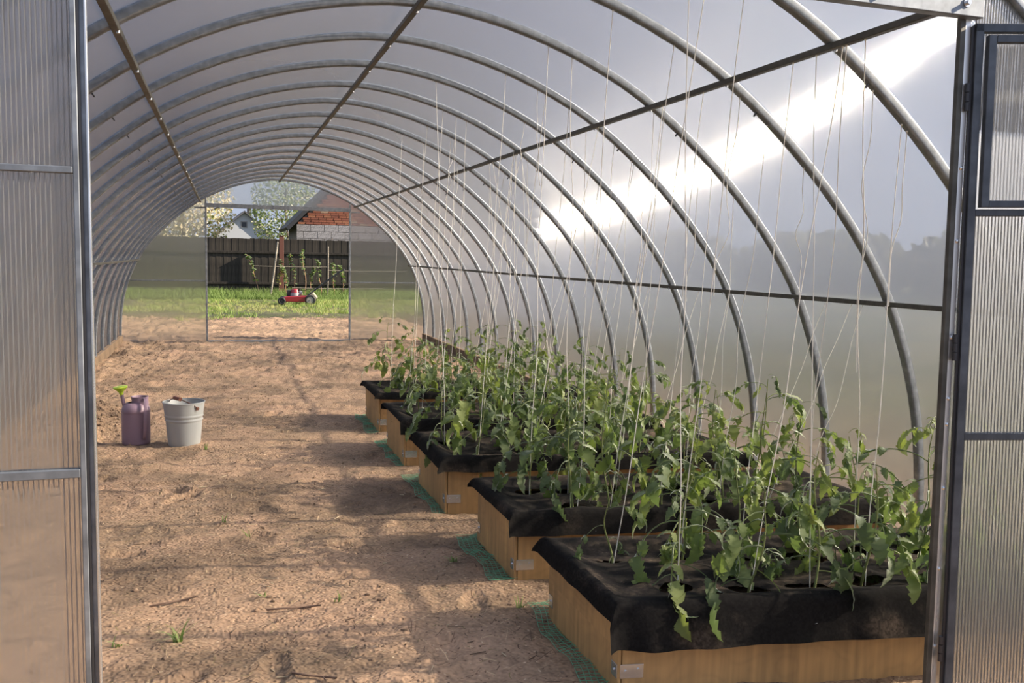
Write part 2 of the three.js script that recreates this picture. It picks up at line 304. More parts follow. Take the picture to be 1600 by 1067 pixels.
{ // right door leaf, folded back outwards; it carries a small vent window
  const d = structure('door_1'); d.position.set(1.092, 0, 0.016); d.rotation.order = 'YXZ'; d.rotation.set(0, -0.3, 0.0195);
  const F = (x0, x1, y0, y1, name = 'frame_bar', z = 0.0) => part(name, bx(x1 - x0, y1 - y0, 0.022, (x0 + x1) / 2, (y0 + y1) / 2, z, 0.002), M.galvShaded, d);
  F(0, 0.021, 0.04, 1.965, 'stile'); F(1.0, 1.021, 0.04, 1.965, 'stile'); F(0, 1.021, 1.943, 1.965, 'top_rail'); F(0.02, 1.0, 0.04, 0.06, 'bottom_rail'); F(0.021, 1.0, 0.88, 0.9, 'mid_rail'); F(0.021, 1.0, 1.475, 1.493, 'vent_rail');
  part('seal_strip', bx(0.006, 1.92, 0.01, -0.0035, 1.0, -0.002), M.darkSteel, d);
  for (const [a, b] of [[0.06, 0.88], [0.9, 1.475]]) part('polycarbonate_sheet', bx(0.98, b - a, 0.006, 0.51, (a + b) / 2, -0.012), M.sheet, d);
  const v = new THREE.Group(); v.name = 'vent_window'; d.add(v); v.position.set(0.028, 1.497, 0.014);
  for (const [x0, x1, y0, y1] of [[0, 0.02, 0, 0.437], [0.94, 0.96, 0, 0.437], [0.02, 0.94, 0.417, 0.437], [0.02, 0.94, 0, 0.018]]) part('sash_bar', bx(x1 - x0, y1 - y0, 0.02, (x0 + x1) / 2, (y0 + y1) / 2, 0, 0.002), M.galvShaded, v);
  part('pane', bx(0.92, 0.4, 0.006, 0.48, 0.217, -0.006), M.sheet, v);
  wallRibs([[0.024, 0.99, 0.06, 0.88], [0.024, 0.99, 0.9, 1.475], [0.05, 0.96, 1.515, 1.912]], d, 0.0088).position.z = -0.015;
  for (const y of [1.13, 1.78, 0.3]) { const h = part('hinge', [cyl(0.006, 0.006, 0.022, 10, 0, 0.024, 0), cyl(0.006, 0.006, 0.022, 10, 0, 0, 0), cyl(0.006, 0.006, 0.022, 10, 0, -0.024, 0), bx(0.012, 0.06, 0.003, 0.004, 0, -0.004)], M.darkSteel, d); h.position.set(-0.014, y, 0.006); }
}
{ // left door leaf, folded flat against the wall
  const d = structure('door_2'); d.position.set(-1.047, 0, 0.012);
  const F = (x0, x1, y0, y1, name) => part(name, bx(x1 - x0, y1 - y0, 0.022, (x0 + x1) / 2, (y0 + y1) / 2, 0, 0.002), M.galv, d);
  F(-0.011, 0, 0.04, 1.965, 'stile'); F(-1.0, -0.98, 0.04, 1.965, 'stile'); F(-0.98, -0.011, 1.945, 1.965, 'top_rail'); F(-0.98, -0.011, 0.04, 0.06, 'bottom_rail'); F(-0.98, -0.011, 0.9, 0.918, 'mid_rail'); F(-0.98, -0.011, 1.484, 1.497, 'cross_bar');
  for (const [a, b] of [[0.06, 0.9], [0.918, 1.484], [1.497, 1.945]]) part('polycarbonate_sheet', bx(0.97, b - a, 0.006, -0.495, (a + b) / 2, 0), M.sheet, d);
  part('seal_strip', bx(0.004, 1.92, 0.012, 0.003, 1.0, 0.004), M.darkSteel, d);
  wallRibs([[-0.975, -0.014, 0.06, 1.945]], d, 0.0088).position.z = -0.003;
}
// ---------------------------------------------------------------- raised beds
const PLACE = ['nearest', 'second', 'third', 'fourth', 'farthest'];
const BEDS = [ // left x, front z, back z, turn, front drop of the fabric
  { x: 0.36, zf: -0.53, zb: -1.15, L: 1.62, k: 0.15, drop: 0.155, side: 0.075 },
  { x: 0.345, zf: -1.525, zb: -2.09, L: 1.62, k: 0.12, drop: 0.11, side: 0.05 },
  { x: 0.303, zf: -2.577, zb: -3.25, L: 1.62, k: 0.16, drop: 0.09, side: 0.075 },
  { x: 0.296, zf: -3.675, zb: -4.32, L: 1.62, k: 0.17, drop: 0.11, side: 0.03 },
  { x: 0.318, zf: -4.79, zb: -5.46, L: 1.62, k: 0.17, drop: 0.06, side: 0.045 },
];
const BH = 0.295; // height of the plywood
const rowsOf = (i) => [[0.25, 0.49, 0.70, 0.91, 1.15, 1.37], [0.16, 0.40, 0.62, 0.87, 1.10, 1.33]].map((r) => r.map((x, k) => x + 0.05 * Math.sin(i * 2.3 + k * 1.7) * (i ? 1 : 0)));
const spots = [];
BEDS.forEach((b, i) => {
  const W = b.zf - b.zb, o = thing('raised_bed', `plywood raised bed under black fabric, ${PLACE[i]} in the row along the aisle`, 'planter', [b.x, 0, b.zf], 0, 'raised beds on the right of the aisle');
  b.o = o;
  const skew = new THREE.Matrix4().set(1, 0, 0, 0, 0, 1, 0, 0, b.k, 0, 1, 0, 0, 0, 0, 1);
  const y0 = -0.02, h = BH - y0, ym = (BH + y0) / 2, T = 0.012;
  const board = (w, d, x, z) => { const g = bx(w, h, d, 0, 0, 0, 0.002), uv = g.attributes.uv; for (let k = 0; k < uv.count; k++) uv.setXY(k, uv.getX(k) * (w > d ? 1 : 1) + i * 0.37, uv.getY(k) + i * 0.21); const m = part('side_board', g, M.ply, o); m.position.set(x, ym, z); };
  board(T, W, T / 2, -W / 2); board(T, W, b.L - T / 2, -W / 2); board(b.L - 2 * T - 0.004, T, b.L / 2 + 0.001, -0.006); board(b.L - 2 * T - 0.004, T, b.L / 2, -W + 0.006);
  part('soil', boxUV(new THREE.BoxGeometry(b.L - 0.04, 0.2, W - 0.04)).translate(b.L / 2, 0.135, -W / 2), M.bedSoil, o);
  for (const [x, z, t] of [[0.045, 0.0015, 0], [-0.0015, -W + 0.03, 1], [-0.0015, -0.02, 1]]) part('corner_bracket', [bx(t ? 0.003 : 0.075, 0.045, t ? 0.04 : 0.003, x, 0.07, z, 0.001), cyl(0.005, 0.005, 0.006, 8).rotateX(t ? 0 : Math.PI / 2).rotateZ(t ? Math.PI / 2 : 0).translate(x - (t ? 0.002 : 0.02), 0.07, z + (t ? 0 : 0.002)), ...(t ? [] : [cyl(0.005, 0.005, 0.006, 8).rotateX(Math.PI / 2).translate(x + 0.02, 0.075, z + 0.002)])], M.bolt, o);
  const holes = []; rowsOf(i).forEach((row, r) => row.forEach((x, k) => { const z = -(r ? 0.42 : 0.125) * W / 0.62 + rr(-0.02, 0.02); holes.push([x, z, rr(0.05, 0.085), rr(0.028, 0.045), rr(-0.5, 0.5)]); spots.push({ i, r, k, x, z }); }));
  // fabric: one sheet laid over the boards, hanging down on each side, cut open at every plant
  const st = 0.0135, sD = b.side, ss = [], ts = [];
  for (let s = -sD; s <= b.L + 0.06; s += st) ss.push(s);
  for (let t = -b.drop; t <= W + 0.07; t += st) ts.push(t);
  const R = 0.018, ph = i * 7.3;
  const wob = (x, y) => nA(x * 6 + 40 + ph, y * 6 + 40) - 0.5, fine = (x, y) => nB(x * 26 + ph + 9, y * 17 + 5) - 0.5;
  const pos = [], uv = [], idx = [], hole = [];
  for (const t of ts) for (const s of ss) {
    const ds = Math.max(0, -s, s - b.L), dt = Math.max(0, -t, t - W), sx = s < 0 ? -1 : 1, sz = t < 0 ? 1 : -1;
    const cx = Math.min(Math.max(s, 0), b.L), cz = -Math.min(Math.max(t, 0), W);
    const inx = Math.min(cx, b.L - cx), inz = Math.min(-cz, W + cz), inn = Math.min(inx, inz);
    const edge = sm(0, 0.1, inn);
    let x = cx, z = cz, y = BH + 0.006;
    y += edge * (-0.022 + 0.03 * wob(s, t) + 0.013 * fine(s, t)) + (1 - edge) * 0.006 * wob(s * 2, t * 2);
    const fold = 0.5 + nC(s * 11 + ph, 3 + t * 1.2) , flare = 0.012 * fold;
    if (dt > 0) { const q = Math.min(1, dt / 0.03); z += sz * (0.006 + 0.014 * Math.sin(q * 1.57) + dt * (0.1 + 0.2 * fold * (t < 0 ? 1 : 0.6)) * 0.8); y -= dt * dt / (dt + 0.012); }
    if (ds > 0) { const q = Math.min(1, ds / 0.03); x += sx * (0.006 + 0.012 * Math.sin(q * 1.57) + ds * 0.12 + 0.2 * ds * fold * 0.6); y -= ds * ds / (ds + 0.012); }
    if (ds > 0 && dt > 0) { const m = Math.min(ds, dt); y += m * 0.85; x += sx * m * 0.25; z += sz * m * 0.3; }
    let inHole = 0;
    for (const [hx, hz, ha, hb, ht] of holes) {
      const ax = x - hx, az = z - hz, c = Math.cos(ht), sn = Math.sin(ht), u = (ax * c + az * sn) / ha, v = (-ax * sn + az * c) / hb, d = Math.hypot(u, v);
      if (d < 1.0) inHole = 1;
      if (d < 1.55) { y -= 0.012 * (1.55 - d); if (d > 0.75 && d < 1.12) { const k = 1.02 / d; x = hx + ax * k; z = hz + az * k; inHole = 0; } }
    }
    pos.push(x, y, z); uv.push(s + i * 0.4, t + i * 0.3); hole.push(inHole);
  }
  const w = ss.length, lying = [];
  for (let j = 0; j < ts.length - 1; j++) for (let k = 0; k < w - 1; k++) { const a = j * w + k; if (hole[a] + hole[a + 1] + hole[a + w] + hole[a + w + 1]) continue; const e = 0.02 * nB(ss[k] * 30 + 9, ts[j] * 30 + 9) - 0.012; (ss[k] > e && ss[k] < b.L - e && ts[j] > e && ts[j] < W - e ? lying : idx).push(a, a + 1, a + w, a + 1, a + w + 1, a + w); }
  const g = new THREE.BufferGeometry(); g.setAttribute('position', new THREE.Float32BufferAttribute(pos, 3)); g.setAttribute('uv', new THREE.Float32BufferAttribute(uv, 2)); g.setIndex([...idx, ...lying]); g.addGroup(0, idx.length, 0); g.addGroup(idx.length, lying.length, 1); g.computeVertexNormals();
  o.traverse((m) => { if (m.isMesh) { m.updateMatrix(); m.geometry = m.geometry.clone().applyMatrix4(m.matrix).applyMatrix4(skew); m.position.set(0, 0, 0); m.rotation.set(0, 0, 0); } }); // the boards do not meet quite square
  g.applyMatrix4(skew);
  const cover = part('fabric_cover', g, [M.fabric, M.fabricDusty], o, 'black nonwoven fabric cut open round each plant');
  if (i < 2) for (const x of [0.12, 0.33, 0.62, 0.83, 1.05]) { const s = part('staple', tube([V(-0.004, 0, 0), V(0.004, 0.001, 0)], 0.0006, 2, 5), M.bolt, cover); s.position.set(x, BH - 0.075 + rr(-0.012, 0.012), 0.041 + b.k * x); }
});
{ // green plastic netting under each bed, its edge showing on the aisle side
  BEDS.forEach((b, i) => {
    const g = [], x0 = b.x - rr(0.05, 0.1), x1 = b.x + 0.16, z0 = b.zf + 0.0, z1 = b.zb - rr(0.1, 0.17), sp = 0.021;
    const X = (x, z) => x + 0.012 * Math.sin(z * 14 + i) + (i ? 0 : -0.05 * (z + 1.0)), Y = (x, z) => groundY(x, z) + 0.006 + 0.004 * Math.sin(x * 50 + z * 40);
    for (let x = x0; x < x1; x += sp) { const p = []; for (let z = z0; z >= z1; z -= 0.05) p.push(V(X(x, z), Y(X(x, z), z), z)); g.push(tube(p, 0.0012, p.length * 2, 4)); }
    for (let z = z0; z > z1; z -= sp) { const p = []; for (let x = x0; x <= x1 + 0.001; x += 0.045) p.push(V(X(x, z), Y(X(x, z), z), z)); g.push(tube(p, 0.0012, p.length * 2, 4)); }
    const o = thing('plastic_netting', `green plastic netting on the soil under the edge of the ${PLACE[i]} bed`, 'netting', [0, 0, 0], 0, 'green netting under the beds');
    part('mesh_strip', g, M.meshGreen, o);
  });
}
// ---------------------------------------------------------------- tomato plants
function leaflet(len, wid, droop, fold, jag) { // a serrated blade along +x from the origin, folded at the midrib
  const n = 9, pos = [], idx = [];
  let x = 0, y = 0, a = 0.15;
  for (let i = 0; i <= n; i++) {
    const t = i / n, lobes = 1 + jag * (i % 2 ? 0.28 : -0.2), w = wid * Math.pow(Math.sin(Math.PI * Math.pow(t, 0.72)), 0.85) * lobes * (i === 0 || i === n ? 0 : 1), back = i % 2 ? -0.25 : 0.1;
    pos.push(x, y, 0, x + back * w, y + w * fold, w, x + back * w, y + w * fold, -w);
    a -= droop / n; x += Math.cos(a) * len / n; y += Math.sin(a) * len / n;
    if (i < n) { const k = 3 * i; idx.push(k, k + 1, k + 3, k + 1, k + 4, k + 3, k, k + 3, k + 2, k + 2, k + 3, k + 5); }
  }
  const g = new THREE.BufferGeometry(); g.setAttribute('position', new THREE.Float32BufferAttribute(pos, 3)); g.setIndex(idx); g.computeVertexNormals();
  g.setAttribute('uv', new THREE.Float32BufferAttribute(new Float32Array(pos.length / 3 * 2), 2));
  return g;
}
const mat4 = new THREE.Matrix4();
function compoundLeaf(len, curl, pairs) { // unit: a tomato leaf growing along +x, sagging towards its tip
  const pts = [], dirs = []; let x = 0, y = 0, a = 0.4;
  for (let i = 0; i <= 10; i++) { pts.push(V(x, y, 0.01 * Math.sin(i))); dirs.push(a); a -= curl / 10; x += Math.cos(a) * len / 10; y += Math.sin(a) * len / 10; }
  const stalk = new THREE.TubeGeometry(new THREE.CatmullRomCurve3(pts), 9, len * 0.009, 4);
  const g = [stalk];
  const put = (i, size, yaw, dr) => { const l = leaflet(size, size * rr(0.2, 0.29), dr, rr(0.1, 0.5), 1); l.applyMatrix4(TRS(pts[i].x, pts[i].y, pts[i].z, rr(-0.6, 0.6), yaw, dirs[Math.min(10, i)] * 0.7 + rr(-0.3, 0.1))); g.push(l); };
  put(10, len * rr(0.36, 0.44), 0, rr(0.8, 1.6));
  for (let p = 0; p < pairs; p++) { const i = Math.round(9 - p * 6 / pairs); for (const s of [-1, 1]) put(Math.max(2, i - (s > 0 ? 0 : rnd() < 0.5 ? 1 : 0)), len * rr(0.26, 0.36) * (p === pairs - 1 ? 0.7 : 1), s * rr(0.9, 1.35), rr(0.7, 1.7)); if (p < pairs - 1) put(Math.max(2, i - 1), len * 0.1, (p % 2 ? 1 : -1) * 1.4, 0.6); }
  return merge(g);
}
const LEAVES = Array.from({ length: 12 }, (_, i) => compoundLeaf(1, rr(1.3, 2.5), 2 + (i % 3 > 0)));
const WORDS = ['first', 'second', 'third', 'fourth', 'fifth', 'sixth'];
const plantLabel = (p) => `young tomato plant in the ${PLACE[p.i]} bed, ${WORDS[p.k]} from the aisle in the ${p.r ? 'back' : 'front'} row`;
for (const p of spots) {
  const b = BEDS[p.i], w = V(p.x + b.x, 0.225, p.z + b.k * p.x + b.zf);
  const o = thing('tomato_plant', plantLabel(p), 'plant', [w.x, w.y, w.z], rr(0, 6.28), 'tomato plants in the raised beds');
  p.w = w; p.o = o;
  const small = p.i === 0 && p.r === 1 && p.k === 0;
  const h = small ? 0.3 : rr(0.46, 0.62) * (p.i === 0 && p.k < 2 ? 0.88 : 1), lean = V(rr(-0.06, 0.06), 0, rr(-0.05, 0.05)), at = (t) => V(lean.x * t + 0.012 * Math.sin(t * 7 + p.k), t * h, lean.z * t + 0.012 * Math.cos(t * 6 + p.k) - 0.012);
  p.top = at(0.9).applyAxisAngle(V(0, 1, 0), o.rotation.y).add(w);
  const path = new THREE.CatmullRomCurve3(span(0, 0.95, 6).map(at)), sg = new THREE.TubeGeometry(path, 12, 0.0042, 6), sp = sg.attributes.position;
  for (let k = 0; k <= 12; k++) { const c = path.getPointAt(k / 12), f = 1.1 - 0.75 * k / 12; for (let j = 0; j <= 6; j++) { const v = V(0, 0, 0).fromBufferAttribute(sp, k * 7 + j).sub(c).multiplyScalar(f).add(c); sp.setXYZ(k * 7 + j, v.x, v.y, v.z); } }
  part('stem', sg, M.stem, o);
  const n = small ? 5 : 9 + Math.floor(rr(0, 3)); let phi = rr(0, 6.28);
  for (let k = 0; k < n; k++) {
    const t = 0.2 + 0.78 * k / (n - 1), q = at(t), size = (0.11 + 0.15 * Math.sin(Math.PI * Math.min(1, t * 0.95))) * rr(0.85, 1.2) * (small ? 0.7 : 1) * (t > 0.8 ? 0.8 : 1);
    const l = part('leaf', LEAVES[Math.floor(rnd() * LEAVES.length)], M.leaf[Math.floor(rnd() * M.leaf.length)], o);
    l.position.copy(q); l.rotation.set(rr(-0.25, 0.25), phi, (t - 0.55) * 0.7 + rr(-0.15, 0.2), 'YZX'); l.scale.setScalar(size); phi += 2.4 + rr(-0.5, 0.5);
  }
}
// ---------------------------------------------------------------- strings
{
  const string = (a, b, label, group, slack = 0.012, curl = 0) => {
    const o = thing('twine', label, 'string', [0, 0, 0], 0, group), n = 6, pts = [];
    for (let i = 0; i <= n; i++) { const t = i / n; pts.push(a.clone().lerp(b, t).add(V(slack * Math.sin(t * 3.1) * rr(-1, 1) + curl * t * t, 0, slack * Math.sin(t * 3.1) * rr(-1, 1)))); }
    part('cord', tube(pts, 0.00165, 24, 5), M.twine, o);
    const knot = part('knot', new THREE.IcosahedronGeometry(0.004, 1), M.twine, o); knot.position.copy(a);
  };
  const onArch = (x, k) => V(x, archY(x) - 0.002, -k * BAY + 0.0);
  for (const p of spots) {
    const foot = V(p.w.x + rr(-0.02, 0.02), p.w.y + 0.03, p.w.z + rr(-0.01, 0.02));
    let a;
    const near = Math.max(1, Math.round(-p.w.z / BAY));
    if (p.w.x > 1.5) a = V(1.955, 1.162, p.w.z + rr(-0.25, 0.1));
    else if (p.w.x > 0.72) a = rnd() < 0.55 ? V(1.115, 2.04, -near * BAY + rr(-0.22, 0.22)) : onArch(Math.min(1.6, p.w.x + rr(0, 0.25)), near);
    else a = onArch(p.w.x + rr(-0.05, 0.15), near);
    string(a, foot, `white twine holding up the ${WORDS[p.k]} plant from the aisle in the ${p.r ? 'back' : 'front'} row, ${PLACE[p.i]} bed`, 'twine strings for the tomato plants');
  }
  const loose = [[1.3, 1, 0.95], [1.45, 1, 0.6], [1.2, 2, 0.8], [1.52, 2, 0.55], [1.15, 3, 0.95], [1.4, 3, 0.7], [0.8, 4, 0.5], [1.25, 4, 0.9], [1.45, 5, 0.7], [0.95, 5, 0.3], [1.2, 6, 0.8], [0.85, 7, 0.45], [1.3, 7, 0.7], [1.05, 8, 0.5]];
  const seen = {};
  for (const [x, k, l] of loose) { const a = onArch(x, k), side = (seen[k] = (seen[k] ?? 0) + 1); string(a, V(x + rr(-0.06, 0.02), a.y - l, a.z + rr(-0.02, 0.05)), `loose white twine dangling from the ${ORD[k]} arch, its ${side > 1 ? 'lower outer' : 'upper'} one, end in mid-air`, 'loose twine ends', 0.02, rr(-0.03, 0.03)); }
}
// ---------------------------------------------------------------- watering can and bucket
{
  const can = thing('watering_can', 'lilac plastic watering can with a yellow-green sprinkler rose, beside the bucket', 'watering can', [-1.385, groundY(-1.385, -4.72) - 0.008, -4.72], 0.1);
  const lilac = phys(lin(0.235, 0.16, 0.21), { roughness: 0.45 }), lime = phys(lin(0.5, 0.66, 0.05), { roughness: 0.45, transmission: 0.25, thickness: 0 });
  const R = 0.093, lat = (pts, n = 40) => new THREE.LatheGeometry(pts.map(([r, y]) => new THREE.Vector2(r, y)), n);
  part('body', lat([[0, 0], [R - 0.012, 0], [R - 0.003, 0.006], [R, 0.02], [R - 0.002, 0.028], [R, 0.034], [R, 0.216], [R - 0.004, 0.222], [R + 0.002, 0.23], [R - 0.002, 0.238], [R - 0.001, 0.25], [R - 0.012, 0.272], [R - 0.03, 0.288], [0.05, 0.292]]), lilac, can);
  const neck = lat([[0.058, 0.275], [0.054, 0.3], [0.054, 0.318], [0.057, 0.333], [0.054, 0.333], [0.051, 0.318], [0.051, 0.28]]); neck.translate(0.028, 0, 0); part('neck', neck, lilac, can);
  part('handle', [sweep([V(0.055, 0.325, 0.03), V(0.062, 0.32, 0.075), V(0.062, 0.27, 0.107), V(0.06, 0.2, 0.118), V(0.056, 0.12, 0.115), V(0.052, 0.06, 0.1), V(0.05, 0.045, 0.075)], [V(0, 1, 0.2), V(0, 0.7, 0.7), V(0, 0.2, 1), V(0, 0, 1), V(0, 0, 1), V(0, -0.4, 0.9), V(0, -0.8, 0.4)].map((v) => v.normalize()), V(1, 0, 0), rounded(0.006, 0.012, 0.004))], lilac, can);
  part('spout', tube([V(-0.06, 0.24, 0), V(-0.075, 0.285, 0), V(-0.083, 0.33, 0), V(-0.086, 0.35, 0)], 0.0125, 14, 14), lilac, can);
  const rose = lat([[0.011, 0], [0.013, 0.012], [0.016, 0.024], [0.03, 0.04], [0.045, 0.052], [0.047, 0.058], [0.045, 0.064], [0.0, 0.066]]); const ro = part('sprinkler_rose', rose, lime, can); ro.position.set(-0.088, 0.343, 0); ro.rotation.z = 0.12;
}
{
  const bk = thing('bucket', 'light grey metal bucket with a wooden grip on its bail, beside the watering can', 'bucket', [-1.066, groundY(-1.066, -4.6) - 0.008, -4.6], 0.5);
  const zinc = phys(lin(0.36, 0.38, 0.385), { roughness: 0.45, metalness: 0.15, clearcoat: 0.2, clearcoatRoughness: 0.4 }), lat = (pts, n = 48) => new THREE.LatheGeometry(pts.map(([r, y]) => new THREE.Vector2(r, y)), n);
  part('body', lat([[0, 0.012], [0.098, 0.012], [0.1, 0], [0.103, 0.001], [0.106, 0.016], [0.108, 0.03], [0.1195, 0.165], [0.1205, 0.172], [0.126, 0.179], [0.1225, 0.188], [0.1225, 0.196], [0.1295, 0.205], [0.126, 0.214], [0.127, 0.222], [0.1375, 0.3], [0.1355, 0.3], [0.1225, 0.2], [0.106, 0.03]]), zinc, bk);
  part('rim', new THREE.TorusGeometry(0.1375, 0.0038, 8, 48).rotateX(Math.PI / 2).translate(0, 0.301, 0), zinc, bk);
  part('contents', new THREE.CircleGeometry(0.131, 32).rotateX(-Math.PI / 2).translate(0, 0.25, 0), M.bedSoil, bk, 'dark soil filling the bucket');
  const rust = std(lin(0.13, 0.055, 0.035), { roughness: 0.6, metalness: 0.4 });
  for (const s of [1, -1]) { const e = part('bail_ear', [cyl(0.012, 0.012, 0.008, 14).rotateX(Math.PI / 2)], rust, bk); e.position.set(0.03 * s, 0.266, s * 0.136); }
  const arc = []; for (let i = 0; i <= 14; i++) { const t = Math.PI * i / 14; arc.push(V(0.03 - 0.06 * i / 14 - 0.045 * Math.sin(t), 0.268 + 0.055 * Math.sin(t), 0.142 * Math.cos(t))); }
  const bail = part('bail', tube(arc, 0.0032, 40, 8), rust, bk);
  part('grip', [cyl(0.0135, 0.0135, 0.09, 12).rotateX(Math.PI / 2).translate(-0.045, 0.326, 0)], std(lin(0.17, 0.06, 0.035), { roughness: 0.6 }), bail, 'red-brown wooden grip');
}
// ---------------------------------------------------------------- litter and weeds on the soil
{
  const bits = []; const clod = new THREE.IcosahedronGeometry(1, 1), p = clod.attributes.position;
  for (let i = 0; i < p.count; i++) { const s = 0.75 + 0.5 * nA(p.getX(i) * 3 + 20, p.getY(i) * 3 + p.getZ(i) * 5 + 20); p.setXYZ(i, p.getX(i) * s, p.getY(i) * s, p.getZ(i) * s); }
  clod.computeVertexNormals();
  const col = [];
  const inBed = (x, z) => BEDS.some((b) => x > b.x - 0.03 && x < b.x + b.L + 0.05 && z < b.zf + 0.03 && z > b.zb - 0.03);
  for (let k = 0; k < 5200; k++) {
    const q = rnd(), x = q < 0.6 ? rr(-2.1, -0.2) : rr(-2.1, 2.1), z = 1.2 - Math.pow(rnd(), 1.3) * 13.1; if (inBed(x, z)) continue;
    const lumpy = nB(x * 2.2 + 50, z * 2.2 + 50); if (rnd() > lumpy * 1.3) continue;
    const s = 0.002 + 0.007 * Math.pow(rnd(), 3) * (1 + 0.8 * sm(-1.2, -1.9, x)); bits.push(TRS(x, groundY(x, z) + s * 0.25, z, rr(0, 6), rr(0, 6), rr(0, 6), s * rr(0.8, 1.5), s * rr(0.6, 1), s)); const c = rr(0.6, 1.05); col.push(lin(0.27 * c, 0.185 * c, 0.125 * c));
  }
  for (let k = 0; k < 900; k++) { const x = -1.8 + 0.34 * (rnd() + rnd() - 1) * 1.6, z = -5.5 + 0.4 * (rnd() + rnd() - 1) * 1.6, s = 0.003 + 0.013 * rnd() * rnd(); bits.push(TRS(x, groundY(x, z) + s * 0.3, z, rr(0, 6), rr(0, 6), rr(0, 6), s)); const c = rr(0.5, 0.9); col.push(lin(0.27 * c, 0.185 * c, 0.125 * c)); }
  const o = copies('soil_clods', clod, std(0xffffff, { roughness: 1 }), bits, null, col); o.userData.label = 'loose crumbs and clods of soil on the greenhouse floor'; o.userData.category = 'soil';
  const straw = [], sc = [];
  for (let k = 0; k < 620; k++) { const x = rr(-2, 0.35), z = 1.0 - Math.pow(rnd(), 1.4) * 12.5; const l = rr(0.012, 0.07), dark = rnd() < 0.6; straw.push(TRS(x, groundY(x, z) + 0.003, z, rr(-0.12, 0.12), rr(0, 6.28), rr(-0.15, 0.15), l, rr(0.8, 1.6), rr(0.8, 1.6))); sc.push(dark ? lin(0.13, 0.085, 0.055) : lin(0.55, 0.45, 0.3)); }
  const so = copies('straw_litter', new THREE.CylinderGeometry(0.0014, 0.0011, 1, 5).rotateZ(Math.PI / 2), std(0xffffff, { roughness: 0.9 }), straw, null, sc); so.userData.label = 'bits of straw and twig scattered on the soil'; so.userData.category = 'litter';
  const twig = (x, z, l, t, label) => { const o = thing('twig', label, 'twig', [x, groundY(x, z) + 0.006, z], t); const P = [V(-l / 2, 0, 0), V(-l / 6, 0.006, 0.01), V(l / 6, 0.002, -0.004), V(l / 2, 0.012, 0.008)]; part('stick', [tube(P, 0.0038, 12, 6), tube([P[2], P[2].clone().add(V(l * 0.16, 0.008, 0.03))], 0.002, 4, 5)], std(lin(0.16, 0.1, 0.07)), o); };
  twig(-0.99, -1.66, 0.17, 0.2, 'straight dark twig on the soil near the left door edge');
  twig(-0.55, -1.47, 0.2, -0.15, 'forked dark twig on the soil in the middle of the aisle');
  twig(-0.53, -0.86, 0.16, -0.6, 'short dark root lying at the bottom of the aisle');
  const blade = (h, w, bend) => { const pos = [], idx = []; for (let i = 0; i <= 4; i++) { const t = i / 4, ww = w * (1 - t * 0.92); pos.push(bend * t * t, h * t * (1 - 0.25 * t * bend / h), -ww, bend * t * t, h * t * (1 - 0.25 * t * bend / h), ww); if (i < 4) { const k = 2 * i; idx.push(k, k + 1, k + 2, k + 1, k + 3, k + 2); } } const g = new THREE.BufferGeometry(); g.setAttribute('position', new THREE.Float32BufferAttribute(pos, 3)); g.setAttribute('uv', new THREE.Float32BufferAttribute(new Float32Array(pos.length / 3 * 2), 2)); g.setIndex(idx); g.computeVertexNormals(); return g; };
  M.grass = phys(lin(0.2, 0.3, 0.06), { roughness: 0.8, transmission: 0.4, thickness: 0 });
  const weed = (x, z, n, h, label) => { const o = thing('weed', label, 'weed', [x, groundY(x, z), z]); const g = []; for (let k = 0; k < n; k++) g.push(blade(rr(0.5, 1) * h, 0.0035, rr(0.3, 1.2) * h).rotateY(rr(0, 6.28)).translate(rr(-0.015, 0.015), 0, rr(-0.015, 0.015))); part('blades', g, M.grass, o); };
  weed(-0.955, -1.29, 18, 0.075, 'flattened grass tuft on the soil at the lower left of the aisle');
  weed(-0.66, -1.60, 7, 0.05, 'small grass seedling by the forked twig'); weed(-0.69, -2.36, 9, 0.06, 'bright green weed seedling beyond the straight dark twig');
  weed(-0.80, -2.64, 7, 0.05, 'yellowish weed seedling farther up the left of the aisle'); weed(-0.38, -1.5, 6, 0.04, 'tiny grass sprout beside the long shadow line'); weed(0.16, -1.83, 12, 0.045, 'grass tuft in the shade between the first two beds');
  weed(0.28, -1.24, 9, 0.06, 'grass sprouts beside the netting of the nearest bed'); weed(-0.92, -4.35, 6, 0.07, 'thin weed growing by the bucket'); weed(-1.15, -1.3, 6, 0.06, 'grass sprout at the foot of the left door edge');
}
